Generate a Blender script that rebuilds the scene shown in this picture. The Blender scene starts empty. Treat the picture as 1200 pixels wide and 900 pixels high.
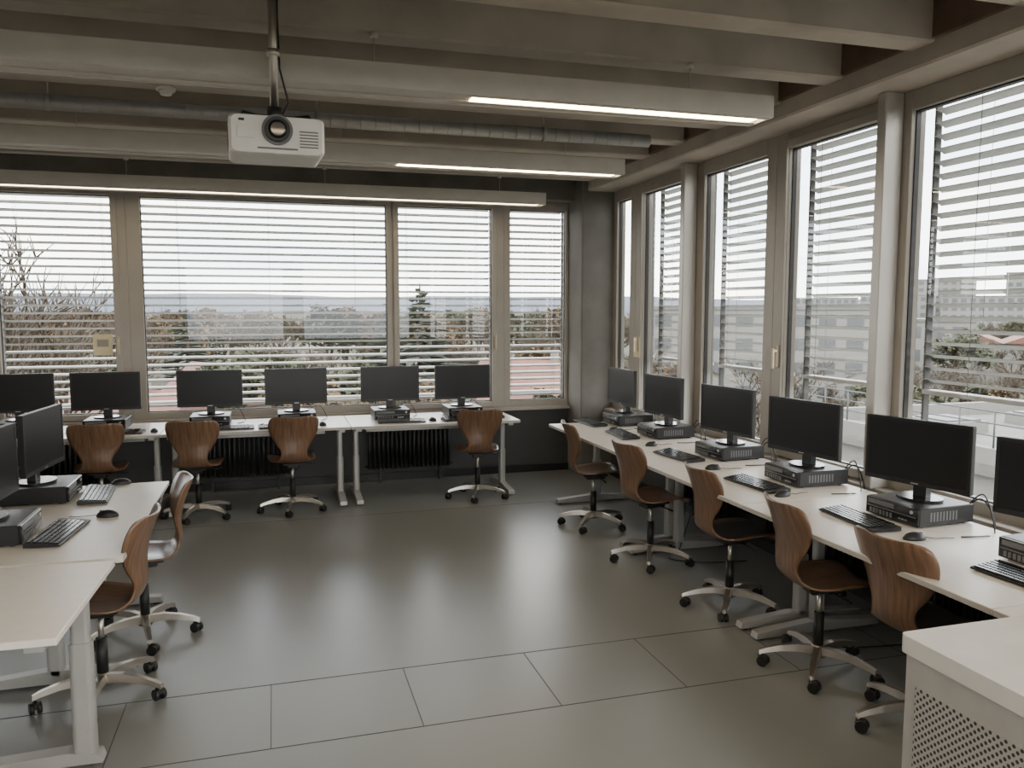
import bpy, bmesh, math, random
from mathutils import Vector, Matrix, Euler
random.seed(7)
SC = bpy.context.scene
COL = SC.collection

# ------------------------------------------------------------ materials
def nn(nt, t, **kw):
    n = nt.nodes.new(t)
    for k, v in kw.items():
        setattr(n, k, v)
    return n

def mat(name, col, rough=0.5, metal=0.0, col2=None, nscale=8.0, stretch=(1, 1, 1), bump=0.0,
        bscale=None, spec=0.5, detail=4.0, coat=0.0, rough2=None, contrast=(0.35, 0.65)):
    m = bpy.data.materials.new(name)
    m.use_nodes = True
    nt = m.node_tree
    b = nt.nodes['Principled BSDF']
    b.inputs['Roughness'].default_value = rough
    b.inputs['Metallic'].default_value = metal
    b.inputs['Specular IOR Level'].default_value = spec
    b.inputs['Coat Weight'].default_value = coat
    b.inputs['Coat Roughness'].default_value = 0.2
    if col2 is None:
        col2 = tuple(c * 0.93 for c in col)
    tc = nn(nt, 'ShaderNodeTexCoord')
    mp = nn(nt, 'ShaderNodeMapping')
    mp.inputs['Scale'].default_value = stretch
    nt.links.new(tc.outputs['Object'], mp.inputs['Vector'])
    nz = nn(nt, 'ShaderNodeTexNoise')
    nz.inputs['Scale'].default_value = nscale
    nz.inputs['Detail'].default_value = detail
    nt.links.new(mp.outputs[0], nz.inputs['Vector'])
    rp = nn(nt, 'ShaderNodeValToRGB')
    rp.color_ramp.elements[0].position = contrast[0]
    rp.color_ramp.elements[1].position = contrast[1]
    rp.color_ramp.elements[0].color = (*col2, 1)
    rp.color_ramp.elements[1].color = (*col, 1)
    nt.links.new(nz.outputs['Fac'], rp.inputs[0])
    nt.links.new(rp.outputs[0], b.inputs['Base Color'])
    if rough2 is not None:
        mr = nn(nt, 'ShaderNodeMapRange')
        mr.inputs['To Min'].default_value = rough
        mr.inputs['To Max'].default_value = rough2
        nt.links.new(nz.outputs['Fac'], mr.inputs[0])
        nt.links.new(mr.outputs[0], b.inputs['Roughness'])
    if bump > 0:
        bp = nn(nt, 'ShaderNodeBump')
        bp.inputs['Strength'].default_value = bump
        bp.inputs['Distance'].default_value = 0.01
        n2 = nz
        if bscale:
            n2 = nn(nt, 'ShaderNodeTexNoise')
            n2.inputs['Scale'].default_value = bscale
            n2.inputs['Detail'].default_value = 3
            nt.links.new(mp.outputs[0], n2.inputs['Vector'])
        nt.links.new(n2.outputs['Fac'], bp.inputs['Height'])
        nt.links.new(bp.outputs[0], b.inputs['Normal'])
    return m

def emis(name, col, s):
    m = bpy.data.materials.new(name)
    m.use_nodes = True
    nt = m.node_tree
    b = nt.nodes['Principled BSDF']
    b.inputs['Base Color'].default_value = (*col, 1)
    b.inputs['Emission Color'].default_value = (*col, 1)
    b.inputs['Emission Strength'].default_value = s
    return m

M = {}
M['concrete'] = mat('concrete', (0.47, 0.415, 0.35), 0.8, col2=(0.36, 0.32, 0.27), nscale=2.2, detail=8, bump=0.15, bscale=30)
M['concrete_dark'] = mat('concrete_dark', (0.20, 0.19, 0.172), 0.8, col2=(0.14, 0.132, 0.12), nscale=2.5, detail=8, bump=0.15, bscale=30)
M['slab'] = mat('ceiling_panel', (0.42, 0.46, 0.49), 0.7, col2=(0.35, 0.385, 0.41), nscale=1.5)
M['ribend'] = mat('rib_end_board', (0.16, 0.10, 0.07), 0.7, col2=(0.11, 0.07, 0.05), nscale=5)
M['floor'] = mat('linoleum_floor', (0.225, 0.23, 0.223), 0.30, col2=(0.212, 0.217, 0.210), nscale=1.2, detail=2, spec=0.75)
M['joint'] = mat('joint', (0.07, 0.07, 0.07), 0.6)
M['wall'] = mat('wall_paint', (0.60, 0.575, 0.53), 0.8, bump=0.05, bscale=80)
M['parapet'] = mat('parapet_dark', (0.06, 0.06, 0.06), 0.7, nscale=3)
M['frame'] = mat('window_frame', (0.34, 0.31, 0.27), 0.5, nscale=5)
M['alu'] = mat('aluminium_post', (0.46, 0.435, 0.40), 0.4, metal=0.4, nscale=4)
M['slat'] = mat('blind_slat', (0.50, 0.50, 0.49), 0.5, metal=0.0, nscale=2)
M['desk'] = mat('desk_laminate', (0.75, 0.70, 0.64), 0.34, col2=(0.72, 0.67, 0.61), nscale=20, spec=0.5)
M['deskedge'] = mat('desk_edge', (0.45, 0.42, 0.38), 0.5)
M['leg'] = mat('desk_leg_grey', (0.42, 0.41, 0.39), 0.4, metal=0.3)
M['wood'] = mat('walnut_ply', (0.205, 0.112, 0.063), 0.34, col2=(0.095, 0.052, 0.030), nscale=5, stretch=(14, 1.2, 1.2), detail=6, coat=0.3, contrast=(0.3, 0.7))
M['pad'] = mat('seat_pad_dark', (0.045, 0.042, 0.042), 0.45, nscale=60)
M['castalu'] = mat('cast_aluminium', (0.50, 0.46, 0.41), 0.3, metal=0.9)
M['black'] = mat('black_plastic', (0.016, 0.016, 0.017), 0.42, spec=0.4)
M['black2'] = mat('black_gloss', (0.012, 0.012, 0.013), 0.22)
M['screen'] = mat('lcd_screen', (0.013, 0.013, 0.014), 0.32, spec=0.3)
M['grey'] = mat('grey_plastic', (0.12, 0.12, 0.125), 0.45)
M['silver'] = mat('silver_trim', (0.45, 0.45, 0.46), 0.35, metal=0.7)
M['white'] = mat('white_housing', (0.66, 0.64, 0.60), 0.45)
M['lens'] = mat('lens_glass', (0.01, 0.01, 0.015), 0.05, coat=1.0)
M['lightbody'] = mat('light_housing', (0.55, 0.51, 0.46), 0.5)
M['lamp'] = emis('lamp_diffuser', (1.0, 0.80, 0.52), 20.0)
M['lampdim'] = emis('lamp_diffuser_dim', (1.0, 0.82, 0.56), 10.0)
M['galv'] = mat('galvanised', (0.40, 0.39, 0.38), 0.5, metal=0.4, nscale=12)
M['radiator'] = mat('radiator_black', (0.02, 0.02, 0.021), 0.4)
M['cab'] = mat('cabinet_top', (0.60, 0.57, 0.53), 0.4, nscale=10)
M['cabside'] = mat('cabinet_side', (0.36, 0.34, 0.315), 0.5, nscale=10)
M['paper'] = mat('paper', (0.75, 0.66, 0.42), 0.8)
M['brass'] = mat('handle_metal', (0.45, 0.38, 0.27), 0.3, metal=0.9)
M['cable'] = mat('cable_black', (0.015, 0.015, 0.015), 0.5)
M['bark'] = mat('bark', (0.034, 0.025, 0.018), 0.9)
M['twig'] = mat('twigs', (0.052, 0.036, 0.022), 0.9, col2=(0.03, 0.022, 0.014))
M['conifer'] = mat('conifer_needles', (0.024, 0.032, 0.018), 0.9, col2=(0.012, 0.018, 0.01))
M['autumn'] = mat('autumn_leaves', (0.085, 0.045, 0.017), 0.9, col2=(0.045, 0.036, 0.015))
M['green'] = mat('evergreen_leaves', (0.040, 0.045, 0.020), 0.9, col2=(0.026, 0.030, 0.014))
M['grass'] = mat('ground_grass', (0.034, 0.038, 0.016), 0.95, col2=(0.042, 0.034, 0.02), nscale=0.05, detail=8)
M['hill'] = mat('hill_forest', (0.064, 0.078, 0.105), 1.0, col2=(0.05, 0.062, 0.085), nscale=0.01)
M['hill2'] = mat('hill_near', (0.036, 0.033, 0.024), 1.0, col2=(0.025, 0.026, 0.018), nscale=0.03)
M['roof'] = mat('roof_tiles', (0.14, 0.058, 0.042), 0.8, col2=(0.095, 0.042, 0.033), nscale=1)
M['house'] = mat('house_render', (0.16, 0.145, 0.12), 0.8)
M['bldg'] = mat('office_facade', (0.14, 0.137, 0.128), 0.7)
M['bldgwin'] = mat('facade_windows', (0.05, 0.055, 0.06), 0.5)
M['flatroof'] = mat('flat_roof', (0.11, 0.107, 0.10), 0.8, col2=(0.075, 0.075, 0.072), nscale=0.6)

def glass_mat():
    m = bpy.data.materials.new('window_glass')
    m.use_nodes = True
    nt = m.node_tree
    nt.nodes.clear()
    o = nn(nt, 'ShaderNodeOutputMaterial')
    mx = nn(nt, 'ShaderNodeMixShader')
    tr = nn(nt, 'ShaderNodeBsdfTransparent')
    tr.inputs[0].default_value = (0.96, 0.97, 0.955, 1)
    gl = nn(nt, 'ShaderNodeBsdfGlossy')
    gl.inputs['Roughness'].default_value = 0.0
    lw = nn(nt, 'ShaderNodeLayerWeight')
    lw.inputs[0].default_value = 0.5
    mr = nn(nt, 'ShaderNodeMapRange')
    mr.inputs['To Min'].default_value = 0.04
    mr.inputs['To Max'].default_value = 0.16
    nt.links.new(lw.outputs['Facing'], mr.inputs[0])
    nt.links.new(mr.outputs[0], mx.inputs[0])
    nt.links.new(tr.outputs[0], mx.inputs[1])
    nt.links.new(gl.outputs[0], mx.inputs[2])
    nt.links.new(mx.outputs[0], o.inputs[0])
    return m
M['glass'] = glass_mat()

def perf_mat():
    m = mat('perforated_panel', (0.36, 0.34, 0.315), 0.5)
    nt = m.node_tree
    b = nt.nodes['Principled BSDF']
    tc = nn(nt, 'ShaderNodeTexCoord')
    sep = nn(nt, 'ShaderNodeSeparateXYZ')
    nt.links.new(tc.outputs['Object'], sep.inputs[0])
    def mth(op, a, bb=None):
        n = nn(nt, 'ShaderNodeMath', operation=op)
        for i, v in enumerate((a, bb)):
            if v is None: continue
            if isinstance(v, (int, float)): n.inputs[i].default_value = v
            else: nt.links.new(v, n.inputs[i])
        return n.outputs[0]
    p = 0.022
    y = mth('DIVIDE', sep.outputs['Y'], p)
    z = mth('DIVIDE', sep.outputs['Z'], p * 0.5)
    row = mth('FLOOR', z)
    off = mth('MULTIPLY', mth('MODULO', mth('ABSOLUTE', row), 2.0), 0.5)
    fy = mth('SUBTRACT', mth('FRACT', mth('ADD', y, off)), 0.5)
    fz = mth('MULTIPLY', mth('SUBTRACT', mth('FRACT', z), 0.5), 0.5)
    d = mth('SQRT', mth('ADD', mth('MULTIPLY', fy, fy), mth('MULTIPLY', fz, fz)))
    hole = mth('LESS_THAN', d, 0.22)
    mx = nn(nt, 'ShaderNodeMix', data_type='RGBA')
    nt.links.new(hole, mx.inputs[0])
    src = b.inputs['Base Color'].links[0].from_socket
    nt.links.new(src, mx.inputs[6])
    mx.inputs[7].default_value = (0.015, 0.015, 0.015, 1)
    nt.links.new(mx.outputs[2], b.inputs['Base Color'])
    return m
M['perf'] = perf_mat()

# ------------------------------------------------------------ mesh builder
class MB:
    def __init__(s):
        s.v = []; s.f = []; s.m = []; s.sm = []; s.mats = []
    def mi(s, k):
        if k not in s.mats: s.mats.append(k)
        return s.mats.index(k)
    def add(s, vs, fs, k, smooth=False, T=None):
        o = len(s.v)
        for v in vs:
            v = Vector(v)
            s.v.append(T @ v if T else v)
        i = s.mi(k)
        for n, f in enumerate(fs):
            s.f.append([a + o for a in f]); s.m.append(i)
            s.sm.append(smooth[n] if isinstance(smooth, list) else smooth)
    def box(s, x0, x1, y0, y1, z0, z1, k, T=None, ch=0.0):
        if ch > 0:
            return s.cbox(x0, x1, y0, y1, z0, z1, k, ch, T)
        vs = [(x, y, z) for x in (x0, x1) for y in (y0, y1) for z in (z0, z1)]
        fs = [(0, 1, 3, 2), (4, 6, 7, 5), (0, 4, 5, 1), (2, 3, 7, 6), (0, 2, 6, 4), (1, 5, 7, 3)]
        s.add(vs, fs, k, False, T)
    def cbox(s, x0, x1, y0, y1, z0, z1, k, c, T=None):
        vs = []; idx = {}
        X = (x0, x1); Y = (y0, y1); Z = (z0, z1); sg = (1, -1)
        for i in (0, 1):
            for j in (0, 1):
                for l in (0, 1):
                    for a in range(3):
                        p = [X[i], Y[j], Z[l]]
                        q = [sg[i], sg[j], sg[l]]
                        for b in range(3):
                            if b != a: p[b] += q[b] * c
                        idx[(i, j, l, a)] = len(vs); vs.append(p)
        fs = []
        for a in range(3):
            b, c2 = [(1, 2), (0, 2), (0, 1)][a]
            for e in (0, 1):
                quad = []
                for (p, q) in ((0, 0), (1, 0), (1, 1), (0, 1)):
                    t = [0, 0, 0]; t[a] = e; t[b] = p; t[c2] = q
                    quad.append(idx[(*t, a)])
                fs.append(quad)
        for a in range(3):
            b, c2 = [(1, 2), (0, 2), (0, 1)][a]
            for p in (0, 1):
                for q in (0, 1):
                    t0 = [0, 0, 0]; t0[b] = p; t0[c2] = q
                    t1 = list(t0); t1[a] = 1
                    fs.append([idx[(*t0, b)], idx[(*t1, b)], idx[(*t1, c2)], idx[(*t0, c2)]])
        for i in (0, 1):
            for j in (0, 1):
                for l in (0, 1):
                    fs.append([idx[(i, j, l, 0)], idx[(i, j, l, 1)], idx[(i, j, l, 2)]])
        s.add(vs, fs, k, False, T)
    def cyl(s, p0, p1, r0, k, r1=None, n=12, caps=True, T=None):
        if r1 is None: r1 = r0
        p0 = Vector(p0); p1 = Vector(p1)
        d = (p1 - p0).normalized()
        a = d.orthogonal().normalized(); b = d.cross(a)
        vs = []
        for (p, r) in ((p0, r0), (p1, r1)):
            for i in range(n):
                t = 2 * math.pi * i / n
                vs.append(p + a * (r * math.cos(t)) + b * (r * math.sin(t)))
        fs = [(i, (i + 1) % n, n + (i + 1) % n, n + i) for i in range(n)]
        sm = [True] * n
        if caps:
            fs.append(tuple(reversed(range(n)))); fs.append(tuple(range(n, 2 * n))); sm += [False, False]
        s.add(vs, fs, k, sm, T)
    def tube(s, pts, r, k, n=8, T=None):
        pts = [Vector(p) for p in pts]
        rs = r if isinstance(r, list) else [r] * len(pts)
        vs = []
        a = None
        for i, p in enumerate(pts):
            d = (pts[min(i + 1, len(pts) - 1)] - pts[max(i - 1, 0)]).normalized()
            if a is None: a = d.orthogonal().normalized()
            a = (a - d * a.dot(d)).normalized()
            b = d.cross(a)
            for j in range(n):
                t = 2 * math.pi * j / n
                vs.append(p + a * (rs[i] * math.cos(t)) + b * (rs[i] * math.sin(t)))
        fs = []
        for i in range(len(pts) - 1):
            for j in range(n):
                fs.append((i * n + j, i * n + (j + 1) % n, (i + 1) * n + (j + 1) % n, (i + 1) * n + j))
        sm = [True] * len(fs)
        fs.append(tuple(reversed(range(n)))); fs.append(tuple(range((len(pts) - 1) * n, len(pts) * n))); sm += [False, False]
        s.add(vs, fs, k, sm, T)
    def ell(s, c, r, k, n=14, m=8, T=None, zmin=-1.0):
        vs = []; fs = []
        for i in range(m + 1):
            ph = -math.pi / 2 + math.pi * i / m
            for j in range(n):
                t = 2 * math.pi * j / n
                z = max(math.sin(ph), zmin)
                vs.append((c[0] + r[0] * math.cos(ph) * math.cos(t), c[1] + r[1] * math.cos(ph) * math.sin(t), c[2] + r[2] * z))
        for i in range(m):
            for j in range(n):
                fs.append((i * n + j, i * n + (j + 1) % n, (i + 1) * n + (j + 1) % n, (i + 1) * n + j))
        s.add(vs, fs, k, True, T)
    def prism(s, pts, a0, a1, k, axis='z', T=None):
        n = len(pts)
        def P(p, a):
            if axis == 'z': return (p[0], p[1], a)
            if axis == 'y': return (p[0], a, p[1])
            return (a, p[0], p[1])
        vs = [P(p, a0) for p in pts] + [P(p, a1) for p in pts]
        fs = [(i, (i + 1) % n, n + (i + 1) % n, n + i) for i in range(n)]
        fs.append(tuple(reversed(range(n)))); fs.append(tuple(range(n, 2 * n)))
        s.add(vs, fs, k, False, T)
    def mesh(s, name):
        me = bpy.data.meshes.new(name)
        me.from_pydata([tuple(v) for v in s.v], [], s.f)
        for k in s.mats: me.materials.append(M[k])
        me.polygons.foreach_set('material_index', s.m)
        me.polygons.foreach_set('use_smooth', s.sm)
        bm = bmesh.new(); bm.from_mesh(me)
        bmesh.ops.recalc_face_normals(bm, faces=bm.faces)
        bm.to_mesh(me); bm.free()
        me.update()
        return me
    def obj(s, name, loc=(0, 0, 0), rz=0.0, parent=None):
        return inst(s.mesh(name), name, loc, rz, parent)

def inst(me, name, loc=(0, 0, 0), rz=0.0, parent=None, scale=None, rot=None):
    o = bpy.data.objects.new(name, me)
    o.location = loc
    o.rotation_euler = rot if rot else (0, 0, math.radians(rz))
    if scale: o.scale = scale
    COL.objects.link(o)
    if parent: o.parent = parent
    return o

def rrect(w, h, r, n=5, cx=0, cy=0):
    pts = []
    for (sx, sy, a0) in ((1, 1, 0), (-1, 1, 90), (-1, -1, 180), (1, -1, 270)):
        for i in range(n + 1):
            a = math.radians(a0 + 90 * i / n)
            pts.append((cx + sx * (w / 2 - r) + r * math.cos(a), cy + sy * (h / 2 - r) + r * math.sin(a)))
    return pts

def catmull(P, n):
    out = []
    L = len(P)
    for i in range(L - 1):
        p0 = P[max(i - 1, 0)]; p1 = P[i]; p2 = P[i + 1]; p3 = P[min(i + 2, L - 1)]
        for j in range(n):
            t = j / n
            out.append(tuple(0.5 * ((2 * b) + (-a + c) * t + (2 * a - 5 * b + 4 * c - d) * t * t + (-a + 3 * b - 3 * c + d) * t ** 3)
                             for a, b, c, d in zip(p0, p1, p2, p3)))
    out.append(tuple(P[-1]))
    return out

# ------------------------------------------------------------ room
XR, YB, XL, YF = 3.5, 8.4, -4.8, -2.2
ZS = 3.42
def boxobj(name, x0, x1, y0, y1, z0, z1, k):
    b = MB(); b.box(x0, x1, y0, y1, z0, z1, k); return b.obj(name)
boxobj('floor', XL - .2, XR + .15, YF - .2, YB + .15, -0.2, 0.0, 'floor')
boxobj('ceiling', XL - .2, XR + .3, YF - .2, YB + .3, ZS, ZS + .25, 'slab')
boxobj('wall_left', XL - .2, XL, YF, YB + .1, 0, ZS, 'wall')
b = MB()
b.box(XL - .2, XR + .1, YF - .2, YF, 0, .80, 'wall'); b.box(XL - .2, XR + .1, YF - .2, YF, 2.92, ZS, 'wall')
b.box(XL - .2, -1.9, YF - .2, YF, .80, 2.92, 'wall')
for x in (.3, 3.2): b.box(x, x + .3, YF - .2, YF, .80, 2.92, 'wall')
b.obj('wall_front')
boxobj('wall_back', XL, XR + .1, YB, YB + .12, 0, 0.72, 'parapet')
boxobj('wall_right', XR, XR + .12, YF, YB + .12, 0, 0.72, 'parapet')
boxobj('baseboard_back', XL, XR, YB - .02, YB, 0, 0.08, 'black')
boxobj('baseboard_right', XR - .02, XR, YF, 8.0, 0, 0.08, 'black')
b = MB()
for y in (3.30, 3.89, 7.0):
    b.box(XL, XR - .03, y - .0025, y + .0025, 0, 0.0012, 'joint')
for i in range(-7, 6):
    x = -0.055 + 0.635 * i
    b.box(x - .002, x + .002, 3.30, 3.89, 0, 0.0012, 'joint')
b.obj('trim_floor_joints')
b = MB(); b.box(XL, 3.13, YB - .10, YB, 0.70, 0.735, 'frame', ch=.004); b.obj('trim_sill_back')
b = MB(); b.box(XR - .10, XR, YF, 7.99, 0.70, 0.735, 'frame', ch=.004); b.obj('trim_sill_right')
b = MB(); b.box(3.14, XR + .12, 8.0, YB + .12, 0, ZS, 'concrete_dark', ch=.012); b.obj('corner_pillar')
b = MB(); b.box(3.2, XR + .2, YF, YB + .2, 3.03, ZS, 'concrete', ch=.012); b.obj('edge_beam')
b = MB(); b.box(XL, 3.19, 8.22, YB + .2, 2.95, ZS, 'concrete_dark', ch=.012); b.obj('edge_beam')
ribs = [-1.6, -.97, -.34, .29, .92, 1.55, 2.18, 2.81, 3.45, 4.12, 4.72, 5.34, 5.97, 6.60, 7.23, 7.86]
rb = MB(); rb.box(XL, 3.2, -.08, .08, 3.12, ZS, 'concrete', ch=.012)
rm = rb.mesh('ceiling_rib')
for y in ribs:
    inst(rm, 'ceiling_rib', (0, y, 0))
b = MB()
for i in range(len(ribs) - 1):
    b.box(3.17, 3.199, ribs[i] + .082, ribs[i + 1] - .082, 3.14, ZS - .002, 'ribend')
b.obj('trim_rib_end_boards')

# ------------------------------------------------------------ windows
wn = [0]
def window(wall, b0, g0, g1, b1, zg0, zg1, ztop, sash=None, handle=None):
    wn[0] += 1
    m = MB()
    if wall == 'b':
        def B(a0, a1, d0, d1, z0, z1, k, ch=0): m.box(a0, a1, YB + d0, YB + d1, z0, z1, k, ch=ch)
    elif wall == 'f':
        def B(a0, a1, d0, d1, z0, z1, k, ch=0): m.box(a0, a1, YF - .05 - d1, YF - .05 - d0, z0, z1, k, ch=ch)
    else:
        def B(a0, a1, d0, d1, z0, z1, k, ch=0): m.box(XR + d0, XR + d1, a0, a1, z0, z1, k, ch=ch)
    z0 = 0.72 if wall != 'f' else .80
    B(b0, g0, 0.0, 0.10, z0, ztop, 'frame', .004)
    B(g1, b1, 0.0, 0.10, z0, ztop, 'frame', .004)
    B(g0, g1, 0.0, 0.10, z0, zg0, 'frame', .004)
    B(g0, g1, 0.0, 0.10, zg1, ztop, 'frame', .004)
    if sash:
        t = .055
        B(g0 - t, g0, -.022, 0.0, zg0 - t, zg1 + t, 'frame', .004)
        B(g1, g1 + t, -.022, 0.0, zg0 - t, zg1 + t, 'frame', .004)
        B(g0, g1, -.022, 0.0, zg0 - t, zg0, 'frame', .004)
        B(g0, g1, -.022, 0.0, zg1, zg1 + t, 'frame', .004)
        hx = g1 + t / 2 if handle == 'hi' else g0 - t / 2
        B(hx - .014, hx + .014, -.032, -.022, 1.38, 1.54, 'brass', .003)
        B(hx - .009, hx + .009, -.065, -.032, 1.49, 1.51, 'brass', .002)
        B(hx - .010, hx + .010, -.075, -.058, 1.37, 1.52, 'brass', .003)
    g = .008
    B(g0, g0 + g, .03, .06, zg0, zg1, 'black'); B(g1 - g, g1, .03, .06, zg0, zg1, 'black')
    B(g0, g1, .03, .06, zg0, zg0 + g, 'black'); B(g0, g1, .03, .06, zg1 - g, zg1, 'black')
    if wall == 'b':
        m.add([(g0, YB + .05, zg0), (g1, YB + .05, zg0), (g1, YB + .05, zg1), (g0, YB + .05, zg1)], [(0, 1, 2, 3)], 'glass')
    elif wall == 'f':
        m.add([(g0, YF - .1, zg0), (g1, YF - .1, zg0), (g1, YF - .1, zg1), (g0, YF - .1, zg1)], [(0, 1, 2, 3)], 'glass')
    else:
        m.add([(XR + .05, g0, zg0), (XR + .05, g1, zg0), (XR + .05, g1, zg1), (XR + .05, g0, zg1)], [(0, 1, 2, 3)], 'glass')
    m.obj('window_%d' % wn[0])

def blind(wall, a0, a1, zlo, zhi, zsplit=None):
    m = MB()
    W = .078; P = .074
    z = zhi
    off = .23
    def prof(zc, tilt):
        pts = []
        for i in range(5):
            s = -1 + i * 0.5
            d = s * W / 2
            h = .006 * (1 - s * s)
            c, sn = math.cos(tilt), math.sin(tilt)
            pts.append((off + d * c - h * sn, zc + d * sn + h * c))
        return pts
    while z > zlo + .03:
        tilt = math.radians(-14 if wall == 'b' else -17)
        if zsplit and z < zsplit: tilt = math.radians(17)
        pr = prof(z, tilt)
        pr2 = [(p[0], p[1] - .0022) for p in reversed(pr)]
        pts = pr + pr2
        n = len(pts)
        if wall == 'b':
            vs = [(a0, YB + p[0], p[1]) for p in pts] + [(a1, YB + p[0], p[1]) for p in pts]
        else:
            vs = [(XR + p[0], a0, p[1]) for p in pts] + [(XR + p[0], a1, p[1]) for p in pts]
        fs = [(i, (i + 1) % n, n + (i + 1) % n, n + i) for i in range(n)]
        m.add(vs, fs, 'slat', True)
        z -= P
    def B(x0, x1, d0, d1, z0, z1, k):
        if wall == 'b': m.box(x0, x1, YB + d0, YB + d1, z0, z1, k)
        else: m.box(XR + d0, XR + d1, x0, x1, z0, z1, k)
    B(a0, a1, off - .04, off + .04, zlo - .012, zlo + .012, 'slat')
    B(a0 - .02, a0 - .004, off - .02, off + .02, .72, zhi + .1, 'parapet')
    B(a1 + .004, a1 + .02, off - .02, off + .02, .72, zhi + .1, 'parapet')
    L = a1 - a0
    nc = 2 if L < 1.4 else 3
    for i in range(nc):
        a = a0 + L * (0.14 + 0.72 * i / (nc - 1))
        for d in (off - .042, off + .042):
            B(a - .0012, a + .0012, d - .001, d + .001, zlo, zhi + .05, 'parapet')
    m.obj('venetian_blind')

back = [(-4.8, -4.70, -2.56, -2.48, None, None), (-2.48, -2.40, -1.44, -1.31, 1, 'hi'),
        (-1.31, -1.185, 1.138, 1.195, None, None), (1.195, 1.262, 2.263, 2.40, 1, 'hi'), (2.40, 2.469, 3.105, 3.14, None, None)]
for (b0, g0, g1, b1, s, h) in back:
    window('b', b0, g0, g1, b1, .80, 2.86, 2.95, s, h)
    blind('b', g0 - .03, g1 + .03, .84, 2.87, 1.46)
right = [(7.45, 7.58, 7.92, 8.0, None, None), (6.28, 6.40, 7.29, 7.45, 1, 'hi'), (5.11, 5.23, 6.13, 6.28, None, None),
         (3.93, 4.05, 4.97, 5.11, 1, 'hi'), (1.45, 1.56, 3.84, 3.93, None, None), (.28, .40, 1.32, 1.45, 1, 'hi'), (YF, YF + .1, .18, .28, None, None)]
for (b0, g0, g1, b1, s, h) in right:
    window('r', b0, g0, g1, b1, .80, 2.92, 3.03, s, h)
    blind('r', g0 - .03, g1 + .03, 1.31, 2.93)
for (a, c) in ((-1.9, .3), (.6, 3.2)):  # unseen windows behind the camera, added to let in frontal fill light
    window('f', a, a + .07, c - .07, c, .86, 2.86, 2.92)
b = MB()
b.box(XR - .13, XR - .003, -.035, .035, .735, 3.03, 'alu', ch=.005)
pm = b.mesh('window_post')
for y in (3.93, 6.27, 1.45):
    inst(pm, 'window_post', (0, y, 0))
b = MB(); b.box(-.085, .085, -.003, 0, -.10, .10, 'paper'); b.box(-.05, .05, -.004, -.003, -.02, .05, 'frame'); b.obj('notice_paper', (-1.56, YB + .045, 1.46))
b = MB(); b.box(-.003, 0, -.07, .07, -.10, .10, 'paper'); b.obj('notice_paper', (XR - .025, 7.34, 1.42))

# ------------------------------------------------------------ ceiling lights
def clight(y, lit):
    m = MB()
    x0, x1 = -3.4, 2.65
    z0, z1 = 2.84, 2.955
    w = .115
    m.box(x0, x1, y - w, y - w + .012, z0, z1, 'lightbody')
    m.box(x0, x1, y + w - .012, y + w, z0, z1, 'lightbody')
    m.box(x0, x1, y - w + .012, y + w - .012, z1 - .012, z1, 'lightbody')
    m.box(x0, x0 + .012, y - w + .012, y + w - .012, z0, z1 - .012, 'lightbody')
    m.box(x1 - .012, x1, y - w + .012, y + w - .012, z0, z1 - .012, 'lightbody')
    m.box(x0 + .012, x1 - .012, y - w + .012, y - .045, z0 + .004, z0 + .016, 'lightbody')
    m.box(x0 + .012, x1 - .012, y + .045, y + w - .012, z0 + .004, z0 + .016, 'lightbody')
    for (a, c, k) in lit:
        m.box(a, c, y - .045, y + .045, z0 + .006, z0 + .02, k)
    prev = x0 + .012
    for (a, c, k) in lit:
        if a > prev: m.box(prev, a, y - .045, y + .045, z0 + .01, z0 + .02, 'lightbody')
        prev = c
    for x in (-2.9, -1.2, .5, 2.2):
        m.cyl((x, y, z1), (x, y, 3.13), .003, 'silver', n=6)
        m.cyl((x, y, 3.10), (x, y, 3.12), .02, 'lightbody', n=10)
    m.obj('ceiling_light')
clight(4.03, [(.98, 2.60, 'lamp')])
clight(5.97, [(.90, 2.60, 'lamp')])
clight(7.86, [(-3.3, 2.60, 'lampdim')])
clight(2.11, [(-1.5, 2.60, 'lamp')])  # out of view, added with a long lit strip to fill the interior
clight(.19, [(-3.0, 2.60, 'lamp')])  # also an added, unseen fixture that only brightens the room

# duct
m = MB()
dz = 3.06
m.cyl((-4.75, 5.66, dz), (2.75, 5.66, dz), .046, 'galv', n=24)
x = -4.7
while x < 2.7:
    m.cyl((x, 5.66, dz), (x + .006, 5.66, dz), .0475, 'galv', n=24); x += .10
for x in (-1.3, .3, 1.9):
    m.cyl((x, 5.66, dz), (x + .03, 5.66, dz), .051, 'galv', n=24)
    m.cyl((x + .015, 5.66, dz + .04), (x + .015, 5.66, 3.42), .005, 'silver', n=6)
m.obj('ventilation_duct')
m = MB()
m.cyl((0, 0, 0), (0, 0, -.02), .055, 'white', n=20); m.cyl((0, 0, -.02), (0, 0, -.045), .045, 'white', r1=.03, n=20)
m.obj('smoke_detector', (-.58, 5.34, 3.12))

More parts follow.
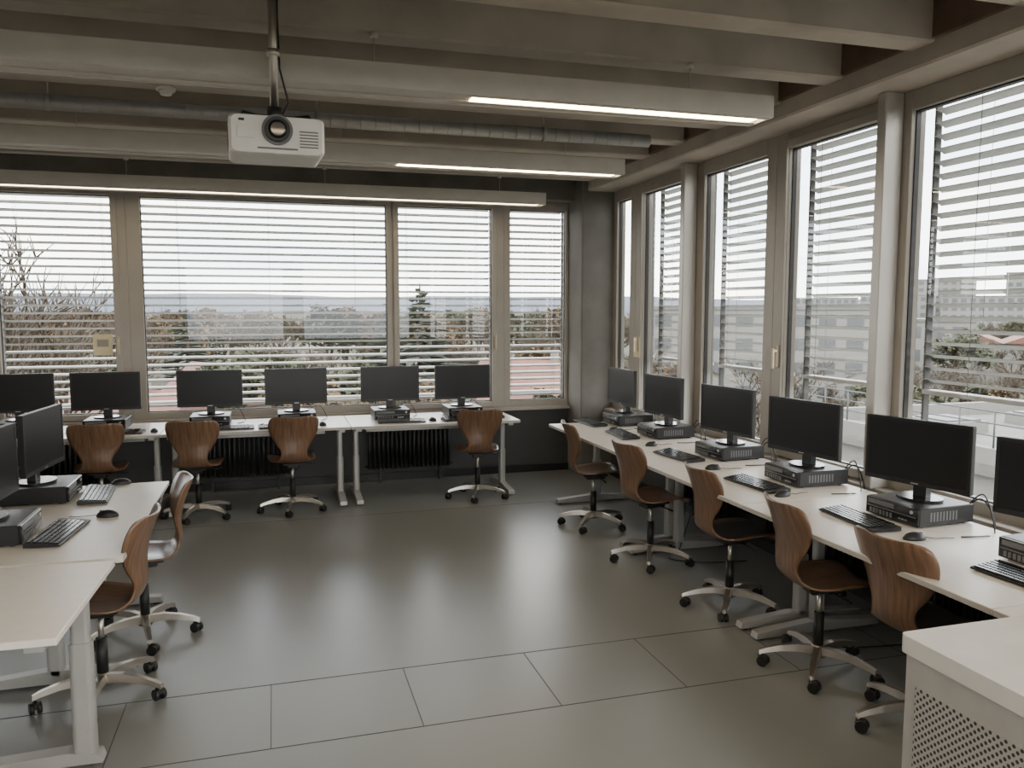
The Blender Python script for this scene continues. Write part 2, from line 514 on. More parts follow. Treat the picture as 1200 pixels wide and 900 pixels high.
# ------------------------------------------------------------ projector
m = MB()
out = rrect(.43, .245, .035, 6)
def ringface(y, s):
    return [(p[0] * s, y, p[1] * s) for p in out]
ys = [(-.165, .94), (-.15, 1.0), (.14, 1.0), (.16, .95)]
vs = []; fs = []
for (y, s_) in ys: vs += ringface(y, s_)
n = len(out)
for i in range(3):
    for j in range(n): fs.append((i * n + j, i * n + (j + 1) % n, (i + 1) * n + (j + 1) % n, (i + 1) * n + j))
fs.append(tuple(range(n))); fs.append(tuple(reversed(range(3 * n, 4 * n))))
T = Matrix.Diagonal((1, 1, .72, 1))
m.add(vs, fs, 'white', False, T)
m.cyl((0, -.160, .022), (0, -.176, .022), .070, 'grey', n=28)
m.cyl((0, -.176, .022), (0, -.195, .022), .056, 'black', n=28)
m.cyl((0, -.195, .022), (0, -.200, .022), .042, 'lens', r1=.03, n=28)
m.box(-.18, -.10, -.168, -.160, -.02, .03, 'white', ch=.002)
for i in range(6):
    m.box(.10, .185, -.167, -.163, -.052 + i * .014, -.046 + i * .014, 'grey')
    m.box(-.2175, -.214, -.10, .08, -.04 + i * .014, -.034 + i * .014, 'grey')
m.box(-.09, .09, -.168, -.163, -.066, -.058, 'grey')
m.box(-.17, -.145, -.168, -.163, .055, .066, 'black')
m.box(-.09, .09, -.10, .10, .088, .104, 'black', ch=.003)
for sx in (-1, 1):
    for sy in (-1, 1):
        m.tube([(sx * .05, sy * .05, .10), (sx * .15, sy * .11, .105), (sx * .155, sy * .115, .085)], .009, 'black', 6)
m.cyl((0, 0, .10), (0, 0, .16), .035, 'black', n=16)
m.cyl((0, 0, .15), (0, 0, .95), .020, 'castalu', n=14)
m.cyl((0, 0, .40), (0, 0, .43), .032, 'castalu', n=18)
m.cyl((0, 0, .955), (0, 0, .978), .06, 'castalu', n=18)
m.tube([(.02, .04, .10), (.07, .05, .2), (.03, .02, .35), (.022, .0, .6), (.03, 0, .95)], .005, 'cable', 6)
pj = m.obj('projector', (.03, 3.76, 2.53), 3)
pj.scale = (.91, .91, .91)

# ------------------------------------------------------------ desks
def desk_mesh(L, D, h=.74, legs=None):
    m = MB()
    g = .003
    m.box(g, L - g, 0, D, h - .025, h, 'desk', ch=.002)
    m.box(g + .001, L - g - .001, -.0015, .001, h - .022, h - .003, 'deskedge')
    for x in (legs or (.075, L - .075)):
        m.prism(rrect(.06, .075, .02, 3, x, D * .5), .05, .40, 'leg')
        m.prism(rrect(.048, .062, .016, 3, x, D * .5), .40, h - .06, 'leg')
        m.prism([(.05, .012), (.06, .045), (D * .5 - .06, .072), (D * .5 + .06, .072), (D - .06, .045), (D - .05, .012)], x - .03, x + .03, 'leg', axis='x')
        for y in (.09, D - .09):
            m.cyl((x, y, 0), (x, y, .02), .02, 'black', n=10)
        m.box(x - .025, x + .025, .08, D - .08, h - .06, h - .025, 'leg')
    m.box(.075, L - .075, D * .5 - .02, D * .5 + .02, h - .07, h - .03, 'leg')
    m.box(.2, L - .2, D - .22, D - .10, h - .14, h - .135, 'leg')
    m.box(.2, L - .2, D - .225, D - .22, h - .14, h - .09, 'leg')
    m.box(.2, L - .2, D - .10, D - .095, h - .14, h - .025, 'leg')
    return m.mesh('desk')
dk = desk_mesh(1.6, .8)
dkr = desk_mesh(1.6, .9)
for x in (.65, -.95, -2.55, -4.15):
    inst(dk, 'desk', (x, 7.30, 0))
for y in (6.97, 5.37, 3.77, 2.17):
    inst(dkr, 'desk', (2.42, y, 0), -90)
inst(desk_mesh(1.6, .8, legs=(.50, 1.52)), 'desk', (-.645, 3.70, 0), 90)
inst(dk, 'desk', (-2.26, 5.30, 0), -90)
m = MB()
L, D, h = 1.6, .83, .75
m.box(.002, L, 0, D, h - .025, h, 'desk', ch=.002)
for (xa, xb, xc) in ((L - .62, L - .02, L - .085), (.02, .62, .085)):
    yy = .60
    m.prism(rrect(.085, .06, .02, 4, xc, yy), .04, .50, 'leg')
    m.prism(rrect(.070, .046, .016, 4, xc, yy), .50, h - .025, 'leg')
    m.prism([(xa, .012), (xa + .01, .04), (xc - .06 if xc > .8 else xc + .06, .065), (xb - .01, .045), (xb, .012)], yy - .035, yy + .035, 'leg', axis='y')
    for q in (xa + .04, xb - .04): m.cyl((q, yy, 0), (q, yy, .02), .02, 'black', n=10)
    m.box(xc - .03, xc + .03, .06, D - .06, h - .065, h - .025, 'leg')
m.box(.085, L - .085, .58, .62, h - .075, h - .03, 'leg')
m.obj('desk', (-2.292, 2.855, 0), -2)

# ------------------------------------------------------------ chair
def chair_mesh(pad=False):
    rc = random.Random(3 if pad else 4)
    m = MB()
    prof = [(.215, .430, .125), (.210, .444, .165), (.17, .458, .195), (.07, .458, .205), (-.04, .447, .200), (-.12, .447, .175),
            (-.175, .475, .135), (-.20, .525, .112), (-.205, .58, .118), (-.205, .645, .160), (-.215, .71, .200), (-.235, .775, .215),
            (-.258, .83, .205), (-.268, .855, .175), (-.273, .868, .12)]
    P = catmull(prof, 4)
    NW = 12
    bm = bmesh.new()
    rows = []
    for i, (y, z, w) in enumerate(P):
        a = P[max(i - 1, 0)]; c = P[min(i + 1, len(P) - 1)]
        d = Vector((0, c[0] - a[0], c[1] - a[1])).normalized()
        nrm = Vector((0, d.z, -d.y))
        if nrm.z < 0 and i < 20: nrm = -nrm
        tt = min(max((z - .46) / .2, 0), 1)
        if tt > 0 and nrm.y < 0: nrm = -nrm
        curv = .022 * (1 - tt) + .050 * tt
        row = []
        for j in range(NW + 1):
            s = -1 + 2 * j / NW
            p = Vector((s * w, y, z)) + nrm * (curv * abs(s) ** 2 * (w / .2) ** 1.2)
            row.append(bm.verts.new(p))
        rows.append(row)
    padrows = [[v.co.copy() for v in r[1:-1]] for r in rows[3:23]]
    for i in range(len(rows) - 1):
        for j in range(NW):
            bm.faces.new((rows[i][j], rows[i][j + 1], rows[i + 1][j + 1], rows[i + 1][j]))
    bmesh.ops.recalc_face_normals(bm, faces=bm.faces)
    bmesh.ops.solidify(bm, geom=bm.faces[:], thickness=.011)
    bm.verts.index_update()
    vs = [v.co.copy() for v in bm.verts]
    fs = [[v.index for v in f.verts] for f in bm.faces]
    m.add(vs, fs, 'wood', True)
    bm.free()
    if pad:
        nr, nc = len(padrows), len(padrows[0])
        top = []
        for i, r in enumerate(padrows):
            for j, p in enumerate(r):
                e = 0 if i in (0, nr - 1) or j in (0, nc - 1) else 1
                top.append(p + Vector((0, 0, .010 + .010 * e)))
        bot = [p + Vector((0, 0, .0)) for r in padrows for p in r]
        fs = []
        for i in range(nr - 1):
            for j in range(nc - 1):
                q = i * nc + j
                fs.append((q, q + 1, q + nc + 1, q + nc))
        loop = [j for j in range(nc)] + [i * nc + nc - 1 for i in range(1, nr)] + [(nr - 1) * nc + j for j in range(nc - 2, -1, -1)] + [i * nc for i in range(nr - 2, 0, -1)]
        o = len(top)
        for q in range(len(loop)):
            a_, b_ = loop[q], loop[(q + 1) % len(loop)]
            fs.append((a_, b_, b_ + o, a_ + o))
        m.add(top + bot, fs, 'pad', True)
    m.box(-.09, .09, -.10, .10, .425, .442, 'black', ch=.004)
    m.box(-.05, .05, -.07, .09, .395, .427, 'black', ch=.006)
    m.tube([(.04, .03, .41), (.14, .04, .41), (.20, .05, .405)], [.005, .005, .008], 'black', 8)
    m.cyl((0, 0, .24), (0, 0, .41), .014, 'castalu', n=14)
    m.cyl((0, 0, .10), (0, 0, .29), .025, 'black', n=16)
    m.cyl((0, 0, .065), (0, 0, .125), .036, 'castalu', r1=.030, n=18)
    for i in range(5):
        a = math.radians(90 + 72 * i + 20)
        T = Matrix.Rotation(a, 4, 'Z')
        st = [(.02, .098, .020, .020), (.10, .105, .019, .018), (.18, .098, .017, .015), (.25, .082, .015, .012), (.285, .070, .013, .010)]
        vs = []; fs = []
        for (x, z, hw, hh) in st:
            vs += [(x, -hw, z - hh), (x, hw, z - hh), (x, hw * .75, z + hh), (x, -hw * .75, z + hh)]
        for q in range(len(st) - 1):
            for j in range(4):
                fs.append((q * 4 + j, q * 4 + (j + 1) % 4, (q + 1) * 4 + (j + 1) % 4, (q + 1) * 4 + j))
        fs.append((0, 1, 2, 3)); n0 = (len(st) - 1) * 4; fs.append((n0 + 3, n0 + 2, n0 + 1, n0))
        m.add(vs, fs, 'castalu', False, T)
        T2 = T @ Matrix.Translation((.278, 0, 0)) @ Matrix.Rotation(rc.uniform(-2.6, 2.6), 4, 'Z')
        m.cyl((0, 0, .045), (0, 0, .072), .008, 'castalu', n=8, T=T2)
        m.cyl((-.016, -.024, .0262), (-.016, -.007, .0262), .026, 'black', n=16, T=T2)
        m.cyl((-.016, .007, .0262), (-.016, .024, .0262), .026, 'black', n=16, T=T2)
        m.box(-.035, .010, -.006, .006, .026, .056, 'black', T=T2, ch=.002)
        m.ell((-.016, 0, .030), (.030, .020, .030), 'black', n=12, m=8, T=T2, zmin=0.0)
    return m.mesh('swivel_chair')
CH, CHP = chair_mesh(), chair_mesh(True)
chairs = [(-1.42, 7.36, 3, 0), (-.66, 7.34, -4, 0), (.13, 7.36, 5, 0), (1.84, 7.38, -6, 0), (-2.25, 7.36, 0, 0),
          (2.52, 6.12, -98, 0), (2.55, 5.12, -84, 0), (2.61, 4.17, -93, 1), (2.58, 3.30, -99, 0), (2.63, 2.68, -86, 1),
          (-.80, 3.98, 84, 0), (-.72, 4.70, 100, 0)]
for (x, y, r, p) in chairs:
    inst(CHP if p else CH, 'swivel_chair', (x, y, 0), r)

# ------------------------------------------------------------ computer gear
def pc_mesh():
    m = MB()
    m.box(-.17, .17, -.165, .18, .008, .098, 'black', ch=.004)
    m.box(-.168, .168, -.176, -.165, .010, .096, 'black2', ch=.003)
    m.box(-.15, .02, -.179, -.176, .066, .088, 'grey', ch=.001)
    m.box(-.155, .155, -.178, -.176, .050, .054, 'grey')
    for i in range(7):
        m.box(-.14 + i * .022, -.126 + i * .022, -.178, -.176, .018, .042, 'grey')
    m.cyl((.13, -.176, .075), (.13, -.180, .075), .009, 'silver', n=14)
    for i in range(3):
        m.box(.05 + i * .02, .063 + i * .02, -.1785, -.176, .025, .031, 'silver')
    for x in (-.14, .14):
        for y in (-.13, .14): m.cyl((x, y, 0), (x, y, .009), .012, 'grey', n=10)
    for i in range(9):
        m.box(.171 - .002, .1715, -.10 + i * .02, -.09 + i * .02, .03, .075, 'grey')
    return m.mesh('desktop_computer')
def monitor_mesh():
    m = MB()
    W, H = .565, .335
    zc = .072 + H / 2
    m.prism(rrect(W, H, .008, 3, 0, zc), -.012, .012, 'black', axis='y')
    m.prism(rrect(W - .12, H - .09, .03, 4, 0, zc), .012, .038, 'black', axis='y')
    t = .016
    m.box(-W / 2 + .001, W / 2 - .001, -.016, -.012, zc + H / 2 - t, zc + H / 2 - .001, 'black')
    m.box(-W / 2 + .001, W / 2 - .001, -.016, -.012, zc - H / 2 + .001, zc - H / 2 + t + .006, 'black')
    m.box(-W / 2 + .001, -W / 2 + t, -.016, -.012, zc - H / 2 + t, zc + H / 2 - t, 'black')
    m.box(W / 2 - t, W / 2 - .001, -.016, -.012, zc - H / 2 + t, zc + H / 2 - t, 'black')
    m.box(-W / 2 + t, W / 2 - t, -.0135, -.012, zc - H / 2 + t + .006, zc + H / 2 - t, 'screen')
    m.box(-.02, .02, -.0168, -.016, zc - H / 2 + .008, zc - H / 2 + .014, 'silver')
    m.prism([(.038, zc + .04), (.038, zc - .06), (.030, .012), (.075, .012), (.062, zc - .05), (.050, zc + .04)], -.035, .035, 'black', axis='x')
    pts = [(.115 * math.cos(a) * (1), .035 + .095 * math.sin(a)) for a in [2 * math.pi * i / 28 for i in range(28)]]
    m.prism(pts, 0, .012, 'black2')
    return m.mesh('computer_monitor')
def kb_mesh():
    m = MB()
    m.prism([(-.075, .004), (.075, .004), (.075, .024), (.055, .026), (-.07, .013), (-.075, .010)], -.222, .222, 'black', axis='x')
    for r in range(6):
        y = .056 - r * .0215 - (.004 if r > 0 else 0)
        z = .0255 - (0.056 - y) * .105
        x = -.212
        widths = [.0185] * 15 if r < 4 else ([.024] + [.0185] * 11 + [.042] if r == 4 else [.024, .02, .02, .11, .02, .02, .02, .024])
        for w in widths + [-1] + [.0185] * 3 + [-1] + [.0185] * 3:
            if w < 0: x += .006; continue
            if x + w > .214: break
            m.box(x, x + w - .0025, y - .009, y + .009, z - .003, z + .006, 'black2')
            x += w
    for x in (-.2, .2): m.box(x - .01, x + .01, -.06, .06, 0, .005, 'black')
    return m.mesh('keyboard')
def mouse_mesh():
    m = MB()
    m.ell((0, 0, .004), (.031, .055, .032), 'black', n=20, m=12, zmin=-.1)
    m.box(-.003, .003, .018, .038, .024, .0345, 'grey', ch=.001)
    m.tube([(0, .052, .01), (.01, .10, .004), (.0, .15, .004), (.01, .19, .004)], .0018, 'cable', 6)
    return m.mesh('computer_mouse')
PC, MO, KB, MS = pc_mesh(), monitor_mesh(), kb_mesh(), mouse_mesh()

def station(x, y, face, pc=True, mrot=0, kb=None, ms=None, dz=0.74, mshift=0.0, pcrot=0):
    f = math.radians(face)
    def W(lx, ly): return (x + lx * math.cos(f) - ly * math.sin(f), y + lx * math.sin(f) + ly * math.cos(f))
    if pc: inst(PC, 'desktop_computer', (*W(0, 0), dz), face + pcrot)
    p = W(mshift, -.02)
    inst(MO, 'computer_monitor', (*p, dz + .0985 if pc else dz), face + mrot)
    if kb: inst(KB, 'keyboard', (*W(*kb[:2]), dz), face + kb[2])
    if ms: inst(MS, 'computer_mouse', (*W(*ms[:2]), dz), face + ms[2])

for (x, r, k, mm) in [(-2.12, 3, (.05, -.36, 4), (.37, -.33, -10)), (-1.43, 0, (.12, -.34, -5), (.42, -.33, 12)), (-.57, -2, (.16, -.35, 4), (.45, -.30, -15)),
                      (.19, 2, (-.12, -.36, 3), (.22, -.34, 9)), (1.07, 0, (.06, -.33, -3), (.36, -.32, 14)), (1.79, 3, (-.05, -.34, 5), (.33, -.30, -12))]:
    station(x, 7.80, 0, True, r, k, mm)
for (y, r, k, mm) in [(6.90, 1, (.10, -.33, 3), (.38, -.30, 8)), (6.02, 5, (.12, -.34, -4), (.41, -.33, 10)), (5.04, 8, (.08, -.36, 5), (.38, -.35, -9)),
                      (4.17, 10, (-.02, -.36, 4), (.30, -.37, 12)), (3.26, 14, (.04, -.33, -4), (.31, -.31, -10)), (2.46, 14, (-.14, -.33, 3), (.24, -.40, 20))]:
    station(3.12, y if y < 6.8 else 6.78, -90, True, r, (-k[0], k[1], k[2]), (mm[0], mm[1], mm[2]), pcrot=random.uniform(0, 5), mshift=-.08 if y > 6.8 else 0)
station(-1.27, 4.98, 90, True, -6, (.0, -.285, 4), (.30, -.36, 10))
station(-1.28, 4.16, 90, True, -4, (.0, -.285, -5), (.30, -.44, -10))

def cable(pts, name='cable', k='cable', r=.0035):
    P = catmull(pts, 8)
    m = MB(); m.tube(P, r, k, 6); m.obj(name)
for i, y in enumerate((6.6, 5.8, 4.84, 3.96, 3.05, 2.3)):
    cable([(3.31, y + .12, .79), (3.345, y + .05, .86), (3.35, y - .02, .80), (3.35, y - .05, .70), (3.34, y - .1, .64)], r=.004)
    cable([(3.30, y + .10, .80), (3.29, y - .02, .90), (3.26, y - .12, .7445), (3.16, y - .16, .7445), (3.04, y - .14, .7445)], k='cable', r=.0035)
for x in (-.3, .46, 1.34, 2.02):
    cable([(x - .2, 8.0, .80), (x - .05, 8.05, .86), (x + .02, 8.0, .7445), (x, 7.88, .7445), (x - .04, 7.8, .7445)])
for y in (3.1, 3.9, 5.4):
    cable([(3.1, y, .60), (2.98, y - .1, .3), (2.85, y - .15, .01), (2.7, y - .3, .006), (2.9, y - .45, .006), (3.2, y - .5, .006)], r=.004)

# ------------------------------------------------------------ radiators
def radiator(n, T, name='radiator'):
    m = MB()
    for i in range(n):
        x = i * .046
        for y in (0, .035, .07):
            m.cyl((x, y, .17), (x, y, .60), .0125, 'radiator', n=8)
        m.ell((x, .035, .165), (.020, .055, .025), 'radiator', n=8, m=6)
        m.ell((x, .035, .605), (.020, .055, .025), 'radiator', n=8, m=6)
    m.cyl((-.05, .035, .17), (n * .046, .035, .17), .012, 'radiator', n=8)
    for x in (.1, n * .046 - .15):
        m.box(x, x + .02, .02, .05, 0, .16, 'radiator')
    o = m.obj(name); o.matrix_world = T
for x in (.92, -.72, -2.4):
    radiator(19, Matrix.Translation((x, 8.26, 0)))
for y in (6.3, 4.9, 3.4):
    radiator(20, Matrix.Translation((3.36, y, 0)) @ Matrix.Rotation(math.radians(-90), 4, 'Z'))

# ------------------------------------------------------------ lectern cabinet
m = MB()
x0, x1, y0, y1, zt = 1.655, 2.36, 1.02, 1.775, .90
top = rrect(x1 - x0, y1 - y0, .02, 4, (x0 + x1) / 2, (y0 + y1) / 2)
m.prism(top, zt - .05, zt, 'cab')
m.box(x0 + .012, x1 - .012, y0 + .012, y1 - .012, .06, zt - .05, 'cabside', ch=.006)
m.box(x0 + .006, x0 + .012, y0 + .06, y1 - .06, .12, zt - .13, 'perf')
m.box(x0 + .06, x1 - .06, y0 + .04, y1 - .04, 0, .06, 'black')
m.box(x0 + .20, x0 + .34, y0 + .006, y0 + .012, .55, .57, 'silver')
m.obj('lectern_cabinet')

# ------------------------------------------------------------ outside
ZG = -9.5
boxobj('ground_outside', -900, 2200, -300, 2500, ZG - 1, ZG, 'grass')
def tree_mesh(kind, seed, H=11.0, rmin=.016, r0=.22):
    rnd = random.Random(seed)
    m = MB()
    if kind == 'conifer':
        m.cyl((0, 0, 0), (0, 0, H), .2, 'bark', r1=.03, n=6, caps=False)
        z = H * .12
        while z < H * .985:
            f = 1 - z / H
            for i in range(6):
                L = (0.15 + 2.9 * f ** .8) * rnd.uniform(.45, 1.2)
                a = rnd.uniform(0, 6.28)
                d = Vector((math.cos(a), math.sin(a), 0))
                s = d.cross(Vector((0, 0, 1)))
                w = (.10 + .30 * f) * rnd.uniform(.6, 1.1)
                base = Vector((0, 0, z + rnd.uniform(-.1, .1))); tip = base + d * L + Vector((0, 0, rnd.uniform(-.3, .05) * L))
                mid = base + d * L * .55 + Vector((0, 0, -.02))
                m.add([base, mid + s * w, tip, mid - s * w, mid + Vector((0, 0, -.30))], [(0, 1, 4), (1, 2, 4), (2, 3, 4), (3, 0, 4), (0, 1, 2, 3)], 'conifer')
            z += H * .030
        return m.mesh('conifer_tree')
    def br(p, d, L, r, lv):
        n = 3
        q = p.copy()
        pts = [q.copy()]; rs = [r]
        for i in range(n):
            d = (d + Vector((rnd.uniform(-.16, .16), rnd.uniform(-.16, .16), rnd.uniform(-.02, .12)))).normalized()
            q = q + d * L / n
            pts.append(q.copy()); rs.append(r * (1 - .45 * (i + 1) / n))
        m.tube(pts, rs, 'bark' if lv < 3 else 'twig', 4 if lv < 2 else 3)
        if lv >= 5:
            if kind in ('autumn', 'green'):
                for _ in range(4):
                    c = q + Vector([rnd.uniform(-.35, .35) for _ in range(3)])
                    a = Vector([rnd.uniform(-1, 1) for _ in range(3)]).normalized() * .28
                    bb = a.orthogonal().normalized() * .24
                    m.add([c - a, c - bb, c + a, c + bb], [(0, 1, 2, 3)], kind)
            return
        k = 3 if lv > 0 else 5
        for i in range(k):
            t = rnd.uniform(.45, 1.0) if i else 1.0
            idx = min(int(t * n), n - 1)
            bp = pts[idx].lerp(pts[idx + 1], t * n - idx if t < 1 else 1)
            ax = Vector([rnd.uniform(-1, 1) for _ in range(3)]).normalized()
            nd = (Matrix.Rotation(rnd.uniform(.3, .85), 3, ax) @ d)
            nd.z = nd.z * .8 + .18
            br(bp, nd.normalized(), L * rnd.uniform(.62, .82), max(r * .55, rmin), lv + 1)
    br(Vector((0, 0, 0)), Vector((0, 0, 1)), H * .30, r0, 0)
    top = max(v.z for v in m.v)
    for v in m.v: v.z *= H / top
    return m.mesh('bare_tree')
T1 = [tree_mesh('bare', s, rmin=.035) for s in (1, 2, 3)]
T2 = [tree_mesh('autumn', s, rmin=.03) for s in (4, 5)] + [tree_mesh('green', 8, rmin=.02)]
T3 = [tree_mesh('conifer', s) for s in (6, 7)]
TB = [tree_mesh('bare', s, rmin=.028, r0=.28) for s in (12, 13)]
occ = []
def free(x, y, r):
    return all((x - a) ** 2 + (y - b) ** 2 > (r + c) ** 2 for a, b, c in occ)
def at(angpx, dist):
    a = math.radians(angpx); return (dist * math.sin(a), dist * math.cos(a), ZG)
for (me, nm, a, d, sc) in [(TB[0], 'bare_tree', -14.6, 40, (1.35, 1.35, 1.36)), (TB[1], 'bare_tree', -12.6, 46, (1.2, 1.2, 1.22)), (TB[1], 'bare_tree', -17.5, 38, (1.2, 1.2, 1.32)),
                           (T3[0], 'conifer_tree', 10.0, 75, (2.3, 2.3, 1.24)), (T3[1], 'conifer_tree', 7.9, 90, (2.2, 2.2, 1.12)),
                           (T3[1], 'conifer_tree', -5.5, 95, (1.9, 1.9, 1.03))]:
    p = at(a, d); inst(me, nm, p, 20, None, sc); occ.append((p[0], p[1], 5))
def house(x, y, w, d, h, rz):
    m = MB()
    m.box(-w / 2, w / 2, -d / 2, d / 2, 0, h, 'house')
    r = d * .42
    vs = [(-w / 2 - .4, -d / 2 - .5, h - .1), (w / 2 + .4, -d / 2 - .5, h - .1), (w / 2 + .4, d / 2 + .5, h - .1), (-w / 2 - .4, d / 2 + .5, h - .1), (-w / 2 - .4, 0, h + r), (w / 2 + .4, 0, h + r)]
    m.add(vs, [(0, 1, 5, 4), (2, 3, 4, 5), (0, 4, 3), (1, 2, 5), (0, 3, 2, 1)], 'roof')
    for i in range(int(w // 3)):
        xx = -w / 2 + 1.2 + i * 3
        for z in (1.0, 3.8):
            if z + 1.3 < h: m.box(xx, xx + 1.2, -d / 2 - .03, -d / 2, z, z + 1.3, 'bldgwin')
    m.box(w * .2, w * .2 + .7, -.4, .4, h + r * .5, h + r + .8, 'house')
    m.obj('house', (x, y, ZG), rz); occ.append((x, y, w * .6))
rnd = random.Random(5)
for i in range(12):
    a = math.radians(-22 + i * 3.9 + rnd.uniform(-1, 1)); d = rnd.uniform(50, 88)
    w_ = rnd.uniform(9, 14)
    x_, y_ = d * math.sin(a), d * math.cos(a)
    if free(x_, y_, w_ * .6):
        house(x_, y_, w_, rnd.uniform(7, 9), rnd.uniform(2.6, 3.6), rnd.uniform(-50, 50))
def block(x, y, w, d, h, rz, floors, name='apartment_block'):
    m = MB()
    m.box(-w / 2, w / 2, -d / 2, d / 2, 0, h, 'bldg')
    fh = h / floors
    for f in range(floors):
        for sgn in (-1, 1):
            yy = sgn * d / 2
            n = int(w // 3)
            for i in range(n):
                xx = -w / 2 + .6 + i * (w - .6) / n
                m.box(xx, xx + 1.9, min(yy, yy + sgn * .05), max(yy, yy + sgn * .05), f * fh + fh * .3, f * fh + fh * .8, 'bldgwin')
        for sgn in (-1, 1):
            xx = sgn * w / 2
            for i in range(int(d // 4)):
                yy = -d / 2 + 1 + i * 4
                m.box(min(xx, xx + sgn * .05), max(xx, xx + sgn * .05), yy, yy + 2, f * fh + fh * .3, f * fh + fh * .8, 'bldgwin')
    m.box(-w / 2 - .2, w / 2 + .2, -d / 2 - .2, d / 2 + .2, h, h + .4, 'flatroof')
    m.obj(name, (x, y, ZG), rz); occ.append((x, y, w * .6))
block(57, 88, 26, 12, 11.2, -20, 4)
block(84, 98, 24, 12, 9.5, -30, 3)
for (a, d, w, h) in [(42, 400, 30, 17), (44.5, 410, 26, 24), (47, 370, 32, 16), (49.5, 400, 22, 26), (52, 390, 30, 17), (54.5, 405, 24, 20), (57, 380, 30, 15), (37.5, 400, 30, 16), (60, 400, 30, 18)]:
    block(d * math.sin(math.radians(a)), d * math.cos(math.radians(a)), w, 14, h, -a, max(3, int(h / 3)))
m = MB(); m.box(-45, 45, -10, 10, 0, 6, 'bldg')
for i in range(9):
    x = -45 + i * 10
    m.add([(x, -10.5, 6), (x + 10, -10.5, 6), (x + 10, 10.5, 6), (x, 10.5, 6), (x + 5, -10.5, 8), (x + 5, 10.5, 8)], [(0, 4, 5, 3), (4, 1, 2, 5), (0, 1, 4), (3, 5, 2)], 'roof')
m.obj('industrial_hall', (118, 100, ZG), -47)
for t in range(-4, 5): occ.append((118 + 11 * t * math.cos(math.radians(47)), 100 - 11 * t * math.sin(math.radians(47)), 13))
m = MB()
m.box(0, 26, 0, 14, 0, 7.2, 'bldg'); m.box(-.3, 26.3, -.3, 14.3, 7.2, 7.5, 'flatroof')
m.box(-.3, -.05, -.3, 14.3, 7.5, 7.9, 'bldg'); m.box(-.3, 26.3, 14.05, 14.3, 7.5, 7.9, 'bldg')
for i in range(5): m.box(-.06, -.0, 1 + i * 2.6, 3.0 + i * 2.6, 4.4, 6.3, 'bldgwin')
for i in range(9): m.box(1 + i * 2.8, 3.1 + i * 2.8, 14.0, 14.05, 4.4, 6.3, 'bldgwin')
for ix in range(6):
    for iy in range(3):
        x = 2.5 + ix * 4.0; y = 2.0 + iy * 4.2
        m.box(x, x + 1.6, y, y + 1.6, 7.5, 7.85, 'bldg'); m.box(x + .15, x + 1.45, y + .15, y + 1.45, 7.85, 7.9, 'bldgwin')
for i in range(14): m.cyl((-.18, i * 1.05, 7.9), (-.18, i * 1.05, 8.8), .025, 'bldgwin', n=6)
for z in (8.2, 8.5, 8.8): m.cyl((-.18, 0, z), (-.18, 13.7, z), .02, 'bldgwin', n=6)
m.obj('adjoining_wing', (17, 9, ZG), 0)
par = bpy.data.objects.new('tree_line', None); COL.objects.link(par)
rnd = random.Random(11)
for i in range(620):
    ang = math.radians(rnd.uniform(-28, 62))
    d = rnd.uniform(95, 300) if rnd.random() < .7 else rnd.uniform(45, 100)
    q = rnd.random()
    me = rnd.choice(T1) if q < .62 else (rnd.choice(T2) if q < .94 else rnd.choice(T3))
    if me in T3 and (d < 120 or math.degrees(ang) > 30): me = T1[0]
    s = rnd.uniform(.80, 1.10) if d > 110 else rnd.uniform(.5, .78)
    if me in T3: s *= .9
    if math.degrees(ang) > 38: s *= .80
    x_, y_ = d * math.sin(ang), d * math.cos(ang)
    if not free(x_, y_, 4) or (x_ > 8 and x_ < 50 and y_ < 30): continue
    inst(me, 'tree', (x_, y_, ZG), 0, par, (s * 1.35, s * 1.35, s), rot=(0, 0, rnd.uniform(0, 6.28)))

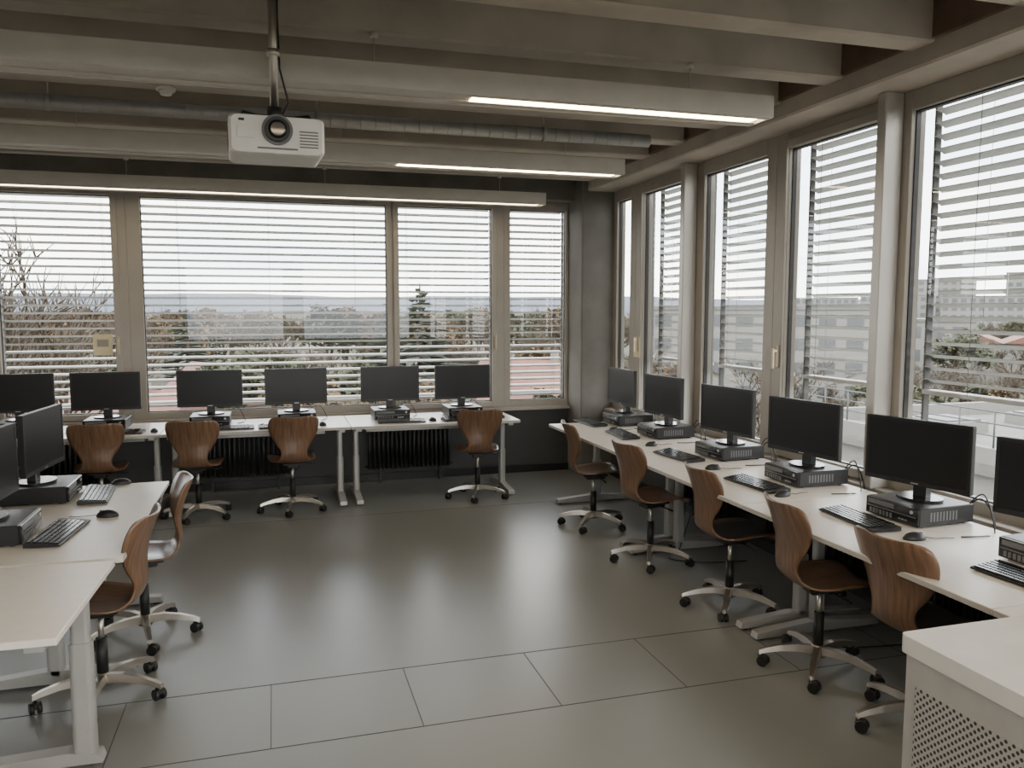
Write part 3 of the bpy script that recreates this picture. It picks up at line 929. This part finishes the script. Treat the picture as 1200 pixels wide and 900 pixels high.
def ridge(name, dist, hbase, amp, k, seed):
    rnd = random.Random(seed)
    m = MB(); vs = []; fs = []
    n = 140
    ph = [rnd.uniform(0, 6.28) for _ in range(4)]
    for i in range(n + 1):
        a = math.radians(-55 + 150 * i / n)
        h = hbase + amp * (.5 * math.sin(a * 5 + ph[0]) + .3 * math.sin(a * 11 + ph[1]) + .15 * math.sin(a * 27 + ph[2]) + .05 * math.sin(a * 90 + ph[3]))
        vs.append((dist * math.sin(a), dist * math.cos(a), ZG)); vs.append((dist * 1.12 * math.sin(a), dist * 1.12 * math.cos(a), h))
        vs.append((dist * 1.3 * math.sin(a), dist * 1.3 * math.cos(a), ZG))
    for i in range(n):
        fs.append((i * 3, i * 3 + 3, i * 3 + 4, i * 3 + 1)); fs.append((i * 3 + 1, i * 3 + 4, i * 3 + 5, i * 3 + 2))
    m.add(vs, fs, k, True); m.obj(name)
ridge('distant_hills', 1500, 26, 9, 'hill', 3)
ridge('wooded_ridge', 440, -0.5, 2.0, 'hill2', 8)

# ------------------------------------------------------------ world
w = bpy.data.worlds.new('overcast_sky'); SC.world = w; w.use_nodes = True
nt = w.node_tree; bg = nt.nodes['Background']
tc = nn(nt, 'ShaderNodeTexCoord')
mp = nn(nt, 'ShaderNodeMapping'); mp.inputs['Scale'].default_value = (1.6, 1.6, 7.0)
nt.links.new(tc.outputs['Generated'], mp.inputs[0])
nz = nn(nt, 'ShaderNodeTexNoise'); nz.inputs['Scale'].default_value = 1.6; nz.inputs['Detail'].default_value = 6
nt.links.new(mp.outputs[0], nz.inputs['Vector'])
r1 = nn(nt, 'ShaderNodeValToRGB')
r1.color_ramp.elements[0].position = .36; r1.color_ramp.elements[0].color = (.58, .64, .72, 1)
r1.color_ramp.elements[1].position = .58; r1.color_ramp.elements[1].color = (1, .97, .92, 1)
nt.links.new(nz.outputs['Fac'], r1.inputs[0])
nt.links.new(r1.outputs[0], bg.inputs[0])
bg.inputs[1].default_value = 10.5

# ------------------------------------------------------------ camera
cam = bpy.data.cameras.new('camera'); co = bpy.data.objects.new('camera', cam); COL.objects.link(co)
co.location = (0, 0, 1.8)
co.rotation_euler = (math.radians(90 - 5.34), 0, math.radians(-16.5))
cam.sensor_width = 36; cam.lens = 28.26; cam.clip_end = 5000
SC.camera = co
